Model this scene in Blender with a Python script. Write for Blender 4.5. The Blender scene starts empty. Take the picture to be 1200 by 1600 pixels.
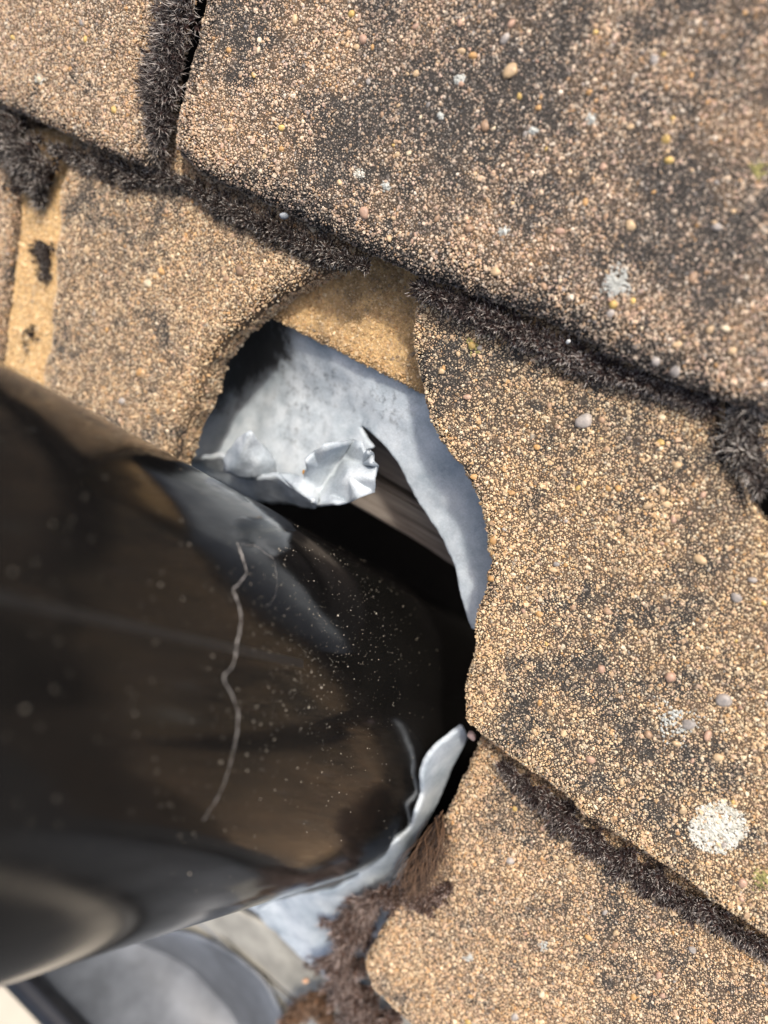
import bpy, math, random
import numpy as np
from mathutils import Matrix, Vector, noise
from mathutils.geometry import delaunay_2d_cdt

random.seed(7)
rng = np.random.default_rng(11)
sc = bpy.context.scene

# ------------------------------------------------------------------ frame
# Measured directions in lens coordinates (x right, y down, z forward), metres.
F = 1200.0                                     # focal length for a 1200x1600 picture
def unit(v):
    v = np.array(v, float)
    return v / np.linalg.norm(v)
NRM = unit([-.474, .23, -.85])                 # roof normal
CRS = np.array([.813, .486, -.322]); CRS = unit(CRS - (CRS @ NRM) * NRM)   # along the courses
SLP = np.cross(CRS, NRM)                       # down the slope
ROOF_D = -0.165
TH = math.radians(30)
XW = CRS; ZW = unit(NRM * math.cos(TH) - SLP * math.sin(TH)); YW = np.cross(ZW, XW)
RW = np.array([XW, YW, ZW])
def ray(x, y): return np.array([(x - 600) / F, (y - 800) / F, 1.0])
ORG = ray(600, 800) * (ROOF_D / (NRM @ ray(600, 800)))
def W(p): return (RW @ (np.asarray(p, float) - ORG).T).T
def Wd(v): return (RW @ np.asarray(v, float).T).T
def uvh(p):
    q = np.asarray(p, float) - ORG
    return np.array([q @ CRS, q @ SLP, q @ NRM])
def from_uvh(u, v, h):
    return ORG + np.multiply.outer(np.asarray(u, float), CRS) + np.multiply.outer(np.asarray(v, float), SLP) + np.multiply.outer(np.asarray(h, float), NRM)
def to_pix(p):
    p = np.asarray(p, float)
    return np.stack([600 + F * p[..., 0] / p[..., 2], 800 + F * p[..., 1] / p[..., 2]], -1)

# ------------------------------------------------------------------ camera
cd = bpy.data.cameras.new('camera'); cam = bpy.data.objects.new('camera', cd)
sc.collection.objects.link(cam); sc.camera = cam
m = Matrix.Identity(4)
for i, v in enumerate((Wd([1, 0, 0]), Wd([0, -1, 0]), Wd([0, 0, -1]))):
    for j in range(3): m[j][i] = v[j]
loc = W([0, 0, 0])
for j in range(3): m[j][3] = loc[j]
cam.matrix_world = m
cd.sensor_fit = 'VERTICAL'; cd.sensor_height = 9.8; cd.sensor_width = 7.35
cd.lens = 9.8 * F / 1600
cd.clip_start = 0.005; cd.clip_end = 3000
cd.dof.use_dof = True; cd.dof.focus_distance = 0.187; cd.dof.aperture_fstop = 1.9

# ------------------------------------------------------------------ sky, sun, exposure
SUN = unit([.11, -.34, -.93])                  # towards the sun, lens coordinates
sunw = Wd(SUN)
world = bpy.data.worlds.new('World'); sc.world = world; world.use_nodes = True
wn = world.node_tree.nodes; wl = world.node_tree.links
sky = wn.new('ShaderNodeTexSky'); sky.sky_type = 'NISHITA'; sky.sun_disc = False
sky.sun_elevation = math.asin(sunw[2]); sky.sun_rotation = math.atan2(sunw[0], sunw[1])
sky.dust_density = 5.0; sky.ozone_density = .3
bg = wn['Background']; bg.inputs['Strength'].default_value = 0.15
wl.new(sky.outputs[0], bg.inputs['Color'])
sl = bpy.data.lights.new('sun', 'SUN'); sl.energy = 2.05; sl.angle = math.radians(4.0); sl.color = (1, .955, .88)
so = bpy.data.objects.new('sun', sl); sc.collection.objects.link(so)
so.rotation_euler = Vector(sunw).to_track_quat('Z', 'Y').to_euler(); so.location = (0, 0, 3)
sc.view_settings.view_transform = 'Standard'; sc.view_settings.look = 'None'
sc.view_settings.exposure = 0.76; sc.view_settings.gamma = 1.0
sc.view_settings.use_curve_mapping = False

# ------------------------------------------------------------------ helpers
COL = sc.collection
def link(name, mesh, mat=None, parent=None):
    o = bpy.data.objects.new(name, mesh); COL.objects.link(o)
    if mat is not None and mesh is not None:
        mesh.materials.clear(); mesh.materials.append(mat)
    if parent is not None: o.parent = parent
    return o
def tag(o, label=None, cat=None, group=None, kind=None):
    if label: o['label'] = label
    if cat: o['category'] = cat
    if group: o['group'] = group
    if kind: o['kind'] = kind
    return o
def mesh_from(name, verts, faces, smooth=True):
    me = bpy.data.meshes.new(name)
    me.from_pydata([tuple(map(float, v)) for v in verts], [], [tuple(int(i) for i in f) for f in faces])
    if smooth: me.polygons.foreach_set('use_smooth', [True] * len(me.polygons))
    me.update()
    return me
def mesh_fast(name, verts, tris, attrs=None, smooth=False):
    """big triangle meshes straight from numpy arrays"""
    me = bpy.data.meshes.new(name)
    nv, nt = len(verts), len(tris)
    me.vertices.add(nv); me.vertices.foreach_set('co', np.asarray(verts, np.float32).ravel())
    me.loops.add(nt * 3); me.loops.foreach_set('vertex_index', np.asarray(tris, np.int32).ravel())
    me.polygons.add(nt); me.polygons.foreach_set('loop_start', np.arange(0, nt * 3, 3, dtype=np.int32))
    if smooth: me.polygons.foreach_set('use_smooth', np.ones(nt, bool))
    for k, a in (attrs or {}).items():
        at = me.attributes.new(k, 'FLOAT', 'POINT'); at.data.foreach_set('value', np.asarray(a, np.float32))
    me.update(calc_edges=True)
    return me
def nz3(p, scale, seed=0.0):
    return np.array([noise.noise(Vector((float(a) * scale + seed, float(b) * scale - seed, float(c) * scale + 2 * seed))) for a, b, c in p])
def fbm(p, scale, octaves=3, seed=0.0):
    r = np.zeros(len(p)); amp = 1.0
    for k in range(octaves):
        r += amp * nz3(p, scale * 2 ** k, seed + 3.7 * k); amp *= .55
    return r

def mat_new(name):
    mt = bpy.data.materials.new(name); mt.use_nodes = True
    nt = mt.node_tree; b = nt.nodes['Principled BSDF']
    return mt, nt, b
def node(nt, t, **kw):
    n = nt.nodes.new(t)
    for k, v in kw.items(): setattr(n, k, v)
    return n
def ramp(nt, fac, stops):
    r = node(nt, 'ShaderNodeValToRGB'); e = r.color_ramp.elements
    while len(e) < len(stops): e.new(.5)
    for i, (p, c) in enumerate(stops):
        e[i].position = p; e[i].color = (*c, 1) if len(c) == 3 else c
    nt.links.new(fac, r.inputs[0]); return r
def noise_node(nt, scale, detail=4, rough=.6, vec=None):
    n = node(nt, 'ShaderNodeTexNoise'); n.inputs['Scale'].default_value = scale
    n.inputs['Detail'].default_value = detail; n.inputs['Roughness'].default_value = rough
    if vec is None:
        g = node(nt, 'ShaderNodeNewGeometry'); vec = g.outputs['Position']
    nt.links.new(vec, n.inputs['Vector']); return n
def mixc(nt, fac, a, b, blend='MIX'):
    x = node(nt, 'ShaderNodeMix', data_type='RGBA', blend_type=blend)
    for s, v in ((x.inputs[0], fac), (x.inputs[6], a), (x.inputs[7], b)):
        if isinstance(v, (int, float)): s.default_value = v
        elif isinstance(v, tuple): s.default_value = (*v, 1)
        else: nt.links.new(v, s)
    return x.outputs[2]
def bump(nt, b, h, strength, dist):
    k = node(nt, 'ShaderNodeBump'); k.inputs['Strength'].default_value = strength; k.inputs['Distance'].default_value = dist
    nt.links.new(h, k.inputs['Height']); nt.links.new(k.outputs[0], b.inputs['Normal']); return k

# ------------------------------------------------------------------ materials
def make_matrix_mat(name, dark, tan):
    """cement between the grains; attribute 'stain' holds the algae-black patches"""
    mt, nt, b = mat_new(name)
    at = node(nt, 'ShaderNodeAttribute', attribute_name='stain')
    n1 = noise_node(nt, 900, 3); n2 = noise_node(nt, 140, 4)
    f = node(nt, 'ShaderNodeMath', operation='ADD'); nt.links.new(at.outputs['Fac'], f.inputs[0])
    s = node(nt, 'ShaderNodeMath', operation='MULTIPLY_ADD'); nt.links.new(n2.outputs[0], s.inputs[0]); s.inputs[1].default_value = .9; s.inputs[2].default_value = -.45
    nt.links.new(s.outputs[0], f.inputs[1])
    r = ramp(nt, f.outputs[0], [(.15, tan), (.75, dark)])
    v = ramp(nt, n1.outputs[0], [(.3, (.55,) * 3), (.7, (1.25,) * 3)])
    c = mixc(nt, 1.0, r.outputs[0], v.outputs[0], 'MULTIPLY')
    nt.links.new(c, b.inputs['Base Color']); b.inputs['Roughness'].default_value = .95
    b.inputs['Specular IOR Level'].default_value = .2
    bump(nt, b, n1.outputs[0], .6, .0005)
    return mt
M_TILE = make_matrix_mat('weathered_concrete', (.044, .039, .034), (.120, .082, .052))
M_TILE_IN = make_matrix_mat('sheltered_concrete', (.12, .078, .040), (.56, .37, .17))

M_GRIT, nt, b = mat_new('sand_grains')
at = node(nt, 'ShaderNodeAttribute', attribute_name='gcol', attribute_type='INSTANCER')
n1 = noise_node(nt, 2500, 2)
v = ramp(nt, n1.outputs[0], [(.3, (.75,) * 3), (.7, (1.15,) * 3)])
nt.links.new(mixc(nt, 1.0, at.outputs['Color'], v.outputs[0], 'MULTIPLY'), b.inputs['Base Color'])
b.inputs['Roughness'].default_value = .55; b.inputs['Specular IOR Level'].default_value = .45

M_PEB, nt, b = mat_new('river_pebble')
oi = node(nt, 'ShaderNodeObjectInfo')
n1 = noise_node(nt, 700, 5)
v = ramp(nt, n1.outputs[0], [(.3, (.6, .6, .6)), (.68, (1.2, 1.15, 1.1))])
nt.links.new(mixc(nt, 1.0, oi.outputs['Color'], v.outputs[0], 'MULTIPLY'), b.inputs['Base Color'])
b.inputs['Roughness'].default_value = .5
bump(nt, b, n1.outputs[0], .4, .0004)

def make_lichen_mat(name, lo, hi):
    mt, nt, b = mat_new(name)
    n1 = noise_node(nt, 1100, 4)
    r = ramp(nt, n1.outputs[0], [(.32, lo), (.62, hi)])
    nt.links.new(r.outputs[0], b.inputs['Base Color']); b.inputs['Roughness'].default_value = .95
    bump(nt, b, n1.outputs[0], .8, .0004)
    return mt
M_LICH_W = make_lichen_mat('lichen_white', (.26, .26, .23), (.50, .50, .45))
M_LICH_C = make_lichen_mat('lichen_cream', (.30, .29, .23), (.68, .65, .56))
M_LICH_G = make_lichen_mat('lichen_yellow_green', (.13, .12, .04), (.32, .28, .10))

def make_moss_mat(name, base1, base2, tip):
    mt, nt, b = mat_new(name)
    at = node(nt, 'ShaderNodeAttribute', attribute_name='t')
    rn = node(nt, 'ShaderNodeAttribute', attribute_name='rnd')
    base = ramp(nt, rn.outputs['Fac'], [(.2, base1), (.95, base2)])
    f = ramp(nt, at.outputs['Fac'], [(.55, (0, 0, 0)), (.9, (1, 1, 1))])
    r2 = ramp(nt, rn.outputs['Fac'], [(.30, (.10,) * 3), (.80, (1,) * 3)])
    ff = node(nt, 'ShaderNodeMath', operation='MULTIPLY'); nt.links.new(f.outputs[0], ff.inputs[0]); nt.links.new(r2.outputs[0], ff.inputs[1])
    nt.links.new(mixc(nt, ff.outputs[0], base.outputs[0], tip), b.inputs['Base Color'])
    b.inputs['Roughness'].default_value = .75; b.inputs['Specular IOR Level'].default_value = .25
    return mt
M_MOSS = make_moss_mat('moss_dark', (.018, .010, .009), (.062, .034, .028), (.60, .54, .48))
M_MOSS_G = make_moss_mat('moss_greyish', (.020, .013, .011), (.066, .042, .032), (.62, .57, .50))
M_MOSS_B = make_moss_mat('moss_brown', (.040, .022, .016), (.11, .056, .036), (.58, .48, .43))
M_MOSS_O = make_moss_mat('moss_rust', (.075, .040, .022), (.18, .095, .05), (.40, .30, .22))
M_FIBRE = make_moss_mat('dry_fibre', (.018, .011, .008), (.12, .066, .036), (.16, .10, .065))
M_CUSH, nt, b = mat_new('moss_cushion')
n1 = noise_node(nt, 1500, 4); r = ramp(nt, n1.outputs[0], [(.3, (.010, .007, .005)), (.7, (.045, .028, .018))])
nt.links.new(r.outputs[0], b.inputs['Base Color']); b.inputs['Roughness'].default_value = 1
b.inputs['Specular IOR Level'].default_value = .1
bump(nt, b, n1.outputs[0], 1, .001)

M_LEAD, nt, b = mat_new('oxidised_lead')
g = node(nt, 'ShaderNodeNewGeometry')
n1 = noise_node(nt, 85, 6, .65); n2 = noise_node(nt, 420, 5, .7); n3 = noise_node(nt, 2200, 3, .6)
base = ramp(nt, n1.outputs[0], [(.30, (.29, .34, .375)), (.5, (.45, .495, .525)), (.7, (.60, .635, .65))])
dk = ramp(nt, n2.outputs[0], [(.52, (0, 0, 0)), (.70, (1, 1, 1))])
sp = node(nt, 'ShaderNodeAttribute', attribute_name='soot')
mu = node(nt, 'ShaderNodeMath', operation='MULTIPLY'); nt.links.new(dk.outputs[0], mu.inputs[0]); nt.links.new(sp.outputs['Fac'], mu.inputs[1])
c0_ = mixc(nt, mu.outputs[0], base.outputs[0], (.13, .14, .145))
gr = node(nt, 'ShaderNodeAttribute', attribute_name='grime_shade')            # sooty dirt plus the hole corner's shade, painted into the lead colour
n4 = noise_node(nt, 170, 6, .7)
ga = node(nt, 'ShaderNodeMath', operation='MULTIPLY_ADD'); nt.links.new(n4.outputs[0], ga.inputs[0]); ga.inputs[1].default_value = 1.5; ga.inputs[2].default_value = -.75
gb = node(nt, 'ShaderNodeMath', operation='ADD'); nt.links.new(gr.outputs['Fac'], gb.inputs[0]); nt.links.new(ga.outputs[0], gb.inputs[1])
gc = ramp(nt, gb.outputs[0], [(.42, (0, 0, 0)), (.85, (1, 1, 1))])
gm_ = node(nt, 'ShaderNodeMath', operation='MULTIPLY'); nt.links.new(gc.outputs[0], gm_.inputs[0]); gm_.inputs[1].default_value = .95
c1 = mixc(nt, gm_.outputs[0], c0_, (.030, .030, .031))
v = ramp(nt, n3.outputs[0], [(.3, (.82,) * 3), (.7, (1.08,) * 3)])
nt.links.new(mixc(nt, 1.0, c1, v.outputs[0], 'MULTIPLY'), b.inputs['Base Color'])
b.inputs['Roughness'].default_value = .72; b.inputs['Specular IOR Level'].default_value = .35
ad = node(nt, 'ShaderNodeMath', operation='ADD'); nt.links.new(n2.outputs[0], ad.inputs[0]); nt.links.new(n3.outputs[0], ad.inputs[1])
bump(nt, b, ad.outputs[0], .35, .0006)

M_PIPE, nt, b = mat_new('black_pvc')
tc = node(nt, 'ShaderNodeTexCoord')
mp = node(nt, 'ShaderNodeMapping'); mp.inputs['Scale'].default_value = (1, 1, .06); nt.links.new(tc.outputs['Object'], mp.inputs[0])
n1 = noise_node(nt, 260, 5, .65, mp.outputs[0]); n2 = noise_node(nt, 30, 4, .6, tc.outputs['Object'])
n3 = noise_node(nt, 3500, 2, .5, tc.outputs['Object'])
cc = ramp(nt, n2.outputs[0], [(.35, (.005, .0047, .0045)), (.75, (.010, .009, .008))])
nt.links.new(cc.outputs[0], b.inputs['Base Color'])
mm = node(nt, 'ShaderNodeMath', operation='MULTIPLY'); nt.links.new(n1.outputs[0], mm.inputs[0]); nt.links.new(n2.outputs[0], mm.inputs[1])
rr = ramp(nt, mm.outputs[0], [(.14, (.085,) * 3), (.45, (.20,) * 3)])
nt.links.new(rr.outputs[0], b.inputs['Roughness'])
b.inputs['IOR'].default_value = 1.40
bump(nt, b, n1.outputs[0], .02, .0005)

def simple(name, col, rough=.6, nscale=None, var=.3, bumpd=0, spec=.5):
    mt, nt, b = mat_new(name); b.inputs['Roughness'].default_value = rough
    b.inputs['Specular IOR Level'].default_value = spec
    if nscale:
        n1 = noise_node(nt, nscale, 5, .65)
        r = ramp(nt, n1.outputs[0], [(.3, tuple(x * (1 - var) for x in col)), (.7, tuple(x * (1 + var) for x in col))])
        nt.links.new(r.outputs[0], b.inputs['Base Color'])
        if bumpd: bump(nt, b, n1.outputs[0], .5, bumpd)
    else: b.inputs['Base Color'].default_value = (*col, 1)
    return mt
M_DUST = simple('dust_grain', (.42, .37, .29), .85)
M_TRAIL = simple('dried_trail', (.25, .23, .21), .85, 900, .4)
M_SEAM = simple('scuffed_pvc', (.012, .0115, .011), .42, 400, .3)
M_GUT = simple('gutter_plastic', (.012, .012, .013), .28, 60, .3)
M_GUTIN = simple('gutter_dust_film', (.12, .128, .138), .45, 35, .45, .0008)
M_VOID = simple('void_black', (.010, .009, .008), .95, 300, .4, .001, .1)
M_TRAY = simple('eaves_tray', (.33, .31, .26), .7, 70, .3, .001)
M_GROUND = simple('dark_tarmac', (.05, .05, .048), .95, 60, .3, .002)
M_PATH = simple('pale_path', (.40, .355, .28), .9, 6.0, .10)

M_WOOD, nt, b = mat_new('old_timber')
tc = node(nt, 'ShaderNodeTexCoord'); mp = node(nt, 'ShaderNodeMapping'); mp.inputs['Scale'].default_value = (.05, 1, 1)
nt.links.new(tc.outputs['Object'], mp.inputs[0])
n1 = noise_node(nt, 700, 5, .6, mp.outputs[0])
r = ramp(nt, n1.outputs[0], [(.3, (.09, .07, .055)), (.5, (.20, .165, .135)), (.7, (.30, .26, .21))])
nt.links.new(r.outputs[0], b.inputs['Base Color']); b.inputs['Roughness'].default_value = .9
bump(nt, b, n1.outputs[0], .6, .0008)

# ------------------------------------------------------------------ ground far below the eaves
gm = mesh_from('ground', [(-400, -400, -2.7), (400, -400, -2.7), (400, 400, -2.7), (-400, 400, -2.7)], [(0, 1, 2, 3)], False)
tag(link('ground', gm, M_GROUND), kind='structure')
def ground_hit(x, y, z):
    r = Wd(ray(x, y)); o_ = W([0, 0, 0]); return o_ + r * ((z - o_[2]) / r[2])
pg = [ground_hit(x, y, -2.696) for x, y in ((0, 1540), (90, 1540), (0, 1600), (150, 1600))]
ymin, ymax = min(p[1] for p in pg), max(p[1] for p in pg)
print('path', [list(np.round(p, 2)) for p in pg])
pm = mesh_from('path', [(-30, ymin - .32, -2.696), (30, ymin - .32, -2.696), (30, ymax + .06, -2.696), (-30, ymax + .06, -2.696)], [(0, 1, 2, 3)], False)
tag(link('path', pm, M_PATH), kind='structure')

# ------------------------------------------------------------------ roof tiles
ROOF = bpy.data.objects.new('roof', None); COL.objects.link(ROOF)
tag(ROOF, 'weathered gritty concrete tile roof with mossy joints around the pipe hole', 'roof')
KT = 0.10                                        # tiles lie a little flatter than the rafters
def plane_pt(x, y, ve, off=0.0):
    """pixel to (u, v) on the top plane of a course whose lower edge is at v=ve"""
    r = ray(x, y); nn = NRM - KT * SLP
    # h - KT*v + KT*ve = off
    t = (off - KT * ve + nn @ ORG) / (nn @ r)
    q = uvh(r * t); return q[:2]
def at_h(x, y, h):
    """pixel to point at height h above the roof's reference plane"""
    r = ray(x, y); return r * ((h + NRM @ ORG) / (NRM @ r))
V1 = uvh(at_h(650, 432, 0))[1]
V2 = uvh(at_h(1000, 1338, 0))[1]
V3 = uvh(at_h(600, 1572, 0))[1]

# one node group places the sand grains
def make_grit_group():
    g = bpy.data.node_groups.new('grit_scatter', 'GeometryNodeTree')
    g.interface.new_socket('Geometry', in_out='INPUT', socket_type='NodeSocketGeometry')
    g.interface.new_socket('Geometry', in_out='OUTPUT', socket_type='NodeSocketGeometry')
    N = g.nodes; L = g.links
    gi = N.new('NodeGroupInput'); go = N.new('NodeGroupOutput')
    ico = N.new('GeometryNodeMeshIcoSphere'); ico.inputs['Subdivisions'].default_value = 1; ico.inputs['Radius'].default_value = 1
    nx = N.new('ShaderNodeTexNoise'); nx.inputs['Scale'].default_value = .9; nx.inputs['Detail'].default_value = 1
    sub = N.new('ShaderNodeVectorMath'); sub.operation = 'SUBTRACT'; sub.inputs[1].default_value = (.5, .5, .5)
    scl = N.new('ShaderNodeVectorMath'); scl.operation = 'SCALE'; scl.inputs['Scale'].default_value = 1.5
    L.new(nx.outputs['Color'], sub.inputs[0]); L.new(sub.outputs[0], scl.inputs[0])
    sp = N.new('GeometryNodeSetPosition'); L.new(ico.outputs[0], sp.inputs['Geometry']); L.new(scl.outputs[0], sp.inputs['Offset'])
    sm = N.new('GeometryNodeSetMaterial'); sm.inputs['Material'].default_value = M_GRIT; L.new(sp.outputs[0], sm.inputs['Geometry'])
    iop = N.new('GeometryNodeInstanceOnPoints'); L.new(gi.outputs[0], iop.inputs['Points']); L.new(sm.outputs[0], iop.inputs['Instance'])
    for nm, sock in (('grot', 'Rotation'), ('gscale', 'Scale')):
        na = N.new('GeometryNodeInputNamedAttribute'); na.data_type = 'FLOAT_VECTOR'; na.inputs['Name'].default_value = nm
        if sock == 'Rotation':
            er = N.new('FunctionNodeEulerToRotation'); L.new(na.outputs[0], er.inputs[0]); L.new(er.outputs[0], iop.inputs[sock])
        else: L.new(na.outputs[0], iop.inputs[sock])
    L.new(iop.outputs[0], go.inputs[0])
    return g
GRIT = make_grit_group()

def resample(poly, step):
    poly = np.array(poly, float); out = []
    for i in range(len(poly)):
        a, b2 = poly[i], poly[(i + 1) % len(poly)]
        k = max(1, int(np.linalg.norm(b2 - a) / step))
        for j in range(k): out.append(a + (b2 - a) * j / k)
    return np.array(out)
def smooth_poly(p, it=2):
    for _ in range(it): p = .25 * np.roll(p, 1, 0) + .5 * p + .25 * np.roll(p, -1, 0)
    return p
def seg_dist(pts, poly):
    """distance to outline, and direction from the nearest outline point"""
    a = poly; b2 = np.roll(poly, -1, 0); ab = b2 - a; L2 = (ab ** 2).sum(1) + 1e-18
    best = np.full(len(pts), 1e9); near = np.zeros_like(pts)
    for i in range(len(a)):
        t = np.clip(((pts - a[i]) @ ab[i]) / L2[i], 0, 1)
        q = a[i] + t[:, None] * ab[i]; d = ((pts - q) ** 2).sum(1)
        k = d < best; best[k] = d[k]; near[k] = q[k]
    return np.sqrt(best), near
def inside(pts, poly):
    r = np.zeros(len(pts), bool); x, y = pts[:, 0], pts[:, 1]; j = len(poly) - 1
    for i in range(len(poly)):
        xi, yi = poly[i]; xj, yj = poly[j]
        c = ((yi > y) != (yj > y)) & (x < (xj - xi) * (y - yi) / (yj - yi + 1e-18) + xi)
        r ^= c; j = i
    return r

PAL = np.array([[.62, .46, .28], [.68, .53, .34], [.60, .41, .24], [.72, .62, .45], [.54, .35, .17], [.62, .43, .29],
                [.58, .47, .31], [.36, .25, .16], [.52, .30, .11], [.36, .32, .27]])
PAL = PAL * np.array([1.0, .95, .90]); PAL = PAL * .9 + PAL.mean(1, keepdims=True) * .1
PALP = np.array([.2, .17, .15, .09, .09, .1, .08, .06, .03, .03])
PAL_IN = np.array([[.58, .39, .19], [.63, .44, .23], [.55, .35, .16], [.66, .49, .28], [.44, .27, .12]])
TILES = {}
def make_tile(key, label, px, ve, off=0.0, extra_uv=None, thick=.0115, R=.0035, grain=.00058, rough=.0007,
              stains=(), sheltered=False, base_stain=0.0, und=.0006, edge_stain=1.0, drip=0.0, seed=1.0, amount=1.0, tint=(1.0, .98, .97)):
    """px: outline in picture points on this tile's own plane (clockwise as seen); extra_uv: points appended in metres"""
    P = [plane_pt(x, y, ve, off) for x, y in px]
    if extra_uv: P += [np.array(q) for q in extra_uv(P)]
    P = resample(P, .0016); P = smooth_poly(P, 2)
    q3 = np.c_[P, np.full(len(P), seed)]
    P = P + np.c_[fbm(q3, 260, 3, seed), fbm(q3, 260, 3, seed + 9)] * rough
    # orientation: counter-clockwise in (u, v)
    if np.sum(P[:, 0] * np.roll(P[:, 1], -1) - np.roll(P[:, 0], -1) * P[:, 1]) < 0: P = P[::-1]
    def hsurf(uv, d):
        q = np.c_[uv, np.full(len(uv), seed * .01)]
        k = np.clip(1 - d / R, 0, 1)
        return off - KT * (ve - uv[:, 1]) - R * (1 - np.sqrt(np.clip(1 - k ** 2, 0, 1))) + und * fbm(q, 30, 2, seed)
    # ---- body
    lo, hi = P.min(0), P.max(0); g = .0034
    gx, gy = np.meshgrid(np.arange(lo[0], hi[0], g), np.arange(lo[1], hi[1], g))
    Q = np.c_[gx.ravel(), gy.ravel()]; Q = Q + rng.uniform(-.0006, .0006, Q.shape)
    Q = Q[inside(Q, P)]; d, _ = seg_dist(Q, P); Q = Q[d > R * 1.15]
    rings = []
    for fr in (.08, .25, .55):                    # rounding rings
        e = np.roll(P, -4, 0) - np.roll(P, 4, 0); e /= np.linalg.norm(e, axis=1)[:, None] + 1e-12
        nn = np.c_[-e[:, 1], e[:, 0]]; rr = (P + nn * R * fr)[::2]
        dd, _ = seg_dist(rr, P); rings.append(rr[(dd > R * fr * .6) & inside(rr, P)])
    allp = np.vstack([P] + rings + [Q]); nP = len(P)
    vs, es, fs, *_ = delaunay_2d_cdt([Vector(p) for p in allp], [(i, (i + 1) % nP) for i in range(nP)], [list(range(nP))], 1, 1e-7)
    uv = np.array([tuple(v) for v in vs]); d, _ = seg_dist(uv, P); d[:0] = 0
    h = hsurf(uv, d)
    pix = to_pix(from_uvh(uv[:, 0], uv[:, 1], h))
    def stain_at(uvp, pixp, dist):
        q = np.c_[uvp, np.full(len(uvp), seed)]
        s = base_stain + .10 + .36 * fbm(q, 38, 3, seed + 5) + .36 * fbm(q, 120, 3, seed + 2) + .50 * fbm(q, 420, 2, seed + 8)
        for (x, y, r, a) in stains:
            s = s + .62 * a * np.exp(-((pixp[:, 0] - x) ** 2 + (pixp[:, 1] - y) ** 2) / (r * r))
        if drip: s = s + drip * np.exp(-(dist / (R * .8)) ** 2)
        return np.clip(s, 0, 1.0)
    st = stain_at(uv, pix, d)
    top = W(from_uvh(uv[:, 0], uv[:, 1], h))
    # outline vertices that survived, in order
    order = [int(np.argmin(((uv - p) ** 2).sum(1))) for p in P]
    order = [o for i, o in enumerate(order) if o != order[i - 1]]
    V = [tuple(t) for t in top]; Fc = [tuple(f) for f in fs]; S = list(st)
    levels = 4; prev = order
    jit = fbm(np.c_[uv[order], np.full(len(order), seed)], 400, 2, seed) * rough
    for L in range(1, levels + 1):
        cur = []
        for k, o in enumerate(order):
            hh = h[o] + (-(thick - R)) * L / levels
            out = uv[o] + (uv[o] - uv[o].mean()) * 0
            nv_ = np.array([0, 0.])
            p = from_uvh(uv[o][0], uv[o][1], hh)
            V.append(tuple(W(p))); S.append(.35 if not sheltered else .2); cur.append(len(V) - 1)
        n_ = len(order)
        for k in range(n_):
            a, b2 = prev[k], prev[(k + 1) % n_]; c2, d2 = cur[(k + 1) % n_], cur[k]
            Fc.append((a, d2, c2, b2))
        prev = cur
    Fc.append(tuple(prev[::-1]))
    me = mesh_from('roof_tile', V, Fc)
    import bmesh
    bm = bmesh.new(); bm.from_mesh(me); bmesh.ops.recalc_face_normals(bm, faces=bm.faces); bm.to_mesh(me); bm.free()
    aa = me.attributes.new('stain', 'FLOAT', 'POINT'); aa.data.foreach_set('value', np.array(S, np.float32))
    o = link('roof_tile', me, M_TILE_IN if sheltered else M_TILE, ROOF); tag(o, label)
    # ---- grains: jittered close packing over the top, plus the edge faces
    a = grain; gx, gy = np.meshgrid(np.arange(lo[0], hi[0], a), np.arange(lo[1], hi[1], a * .866))
    gx = gx + (np.arange(gx.shape[0])[:, None] % 2) * a * .5
    G = np.c_[gx.ravel(), gy.ravel()]; G = G + rng.normal(0, a * .22, G.shape)
    p3 = from_uvh(G[:, 0], G[:, 1], off - KT * (ve - G[:, 1])); px_ = to_pix(p3)
    mrg = 130
    G = G[(px_[:, 0] > -mrg) & (px_[:, 0] < 1200 + mrg) & (px_[:, 1] > -mrg) & (px_[:, 1] < 1600 + mrg)]
    G = G[inside(G, P)]
    d, near = seg_dist(G, P); hh = hsurf(G, d)
    pos = from_uvh(G[:, 0], G[:, 1], hh); pixg = to_pix(pos)
    s = stain_at(G, pixg, d)
    nG = len(G)
    # side faces
    per = resample(P, a * .95); ne = np.roll(per, -1, 0) - np.roll(per, 1, 0); ne /= np.linalg.norm(ne, axis=1)[:, None] + 1e-12
    onorm = np.c_[ne[:, 1], -ne[:, 0]]
    E_, EN = [], []
    for z in np.arange(R * 1.05, thick, a * .9):
        j = per + rng.normal(0, a * .2, per.shape)
        zz = off - KT * (ve - j[:, 1]) - z + rng.normal(0, a * .2, len(j))
        E_.append(np.c_[j, zz])
    E_ = np.vstack(E_) if E_ else np.zeros((0, 3))
    pe = from_uvh(E_[:, 0], E_[:, 1], E_[:, 2]); pxe = to_pix(pe)
    ke = (pxe[:, 0] > -40) & (pxe[:, 0] < 1240) & (pxe[:, 1] > -40) & (pxe[:, 1] < 1640); pe = pe[ke]
    se = np.clip(.35 * edge_stain + .5 * fbm(E_[ke], 60, 2, seed), 0, 1) if len(pe) else np.zeros(0)
    pos = np.vstack([pos, pe]); s = np.r_[s, se]; n = len(pos)
    size = a * np.clip(rng.lognormal(-.80, .36, n), .24, 1.35)
    pos = pos - NRM * (size * .12)[:, None]
    pal = PAL_IN if sheltered else PAL
    ci = rng.integers(0, len(PAL_IN), n) if sheltered else rng.choice(len(PAL), n, p=PALP)
    colr = pal[ci] * rng.uniform(.72, 1.12, (n, 1)) * np.array(tint)
    # algae: many of the grains inside a stained patch are coated
    coat = np.clip(s * 1.25 - rng.uniform(0, 1, n) * 1.05 + rng.normal(0, .08, n), 0, 1)[:, None]
    dk = np.array([.060, .053, .046]) * rng.uniform(.6, 1.7, (n, 1))
    colr = colr * (1 - .9 * coat) + dk * .9 * coat
    grey = np.clip(s, 0, 1)[:, None] * .25
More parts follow.
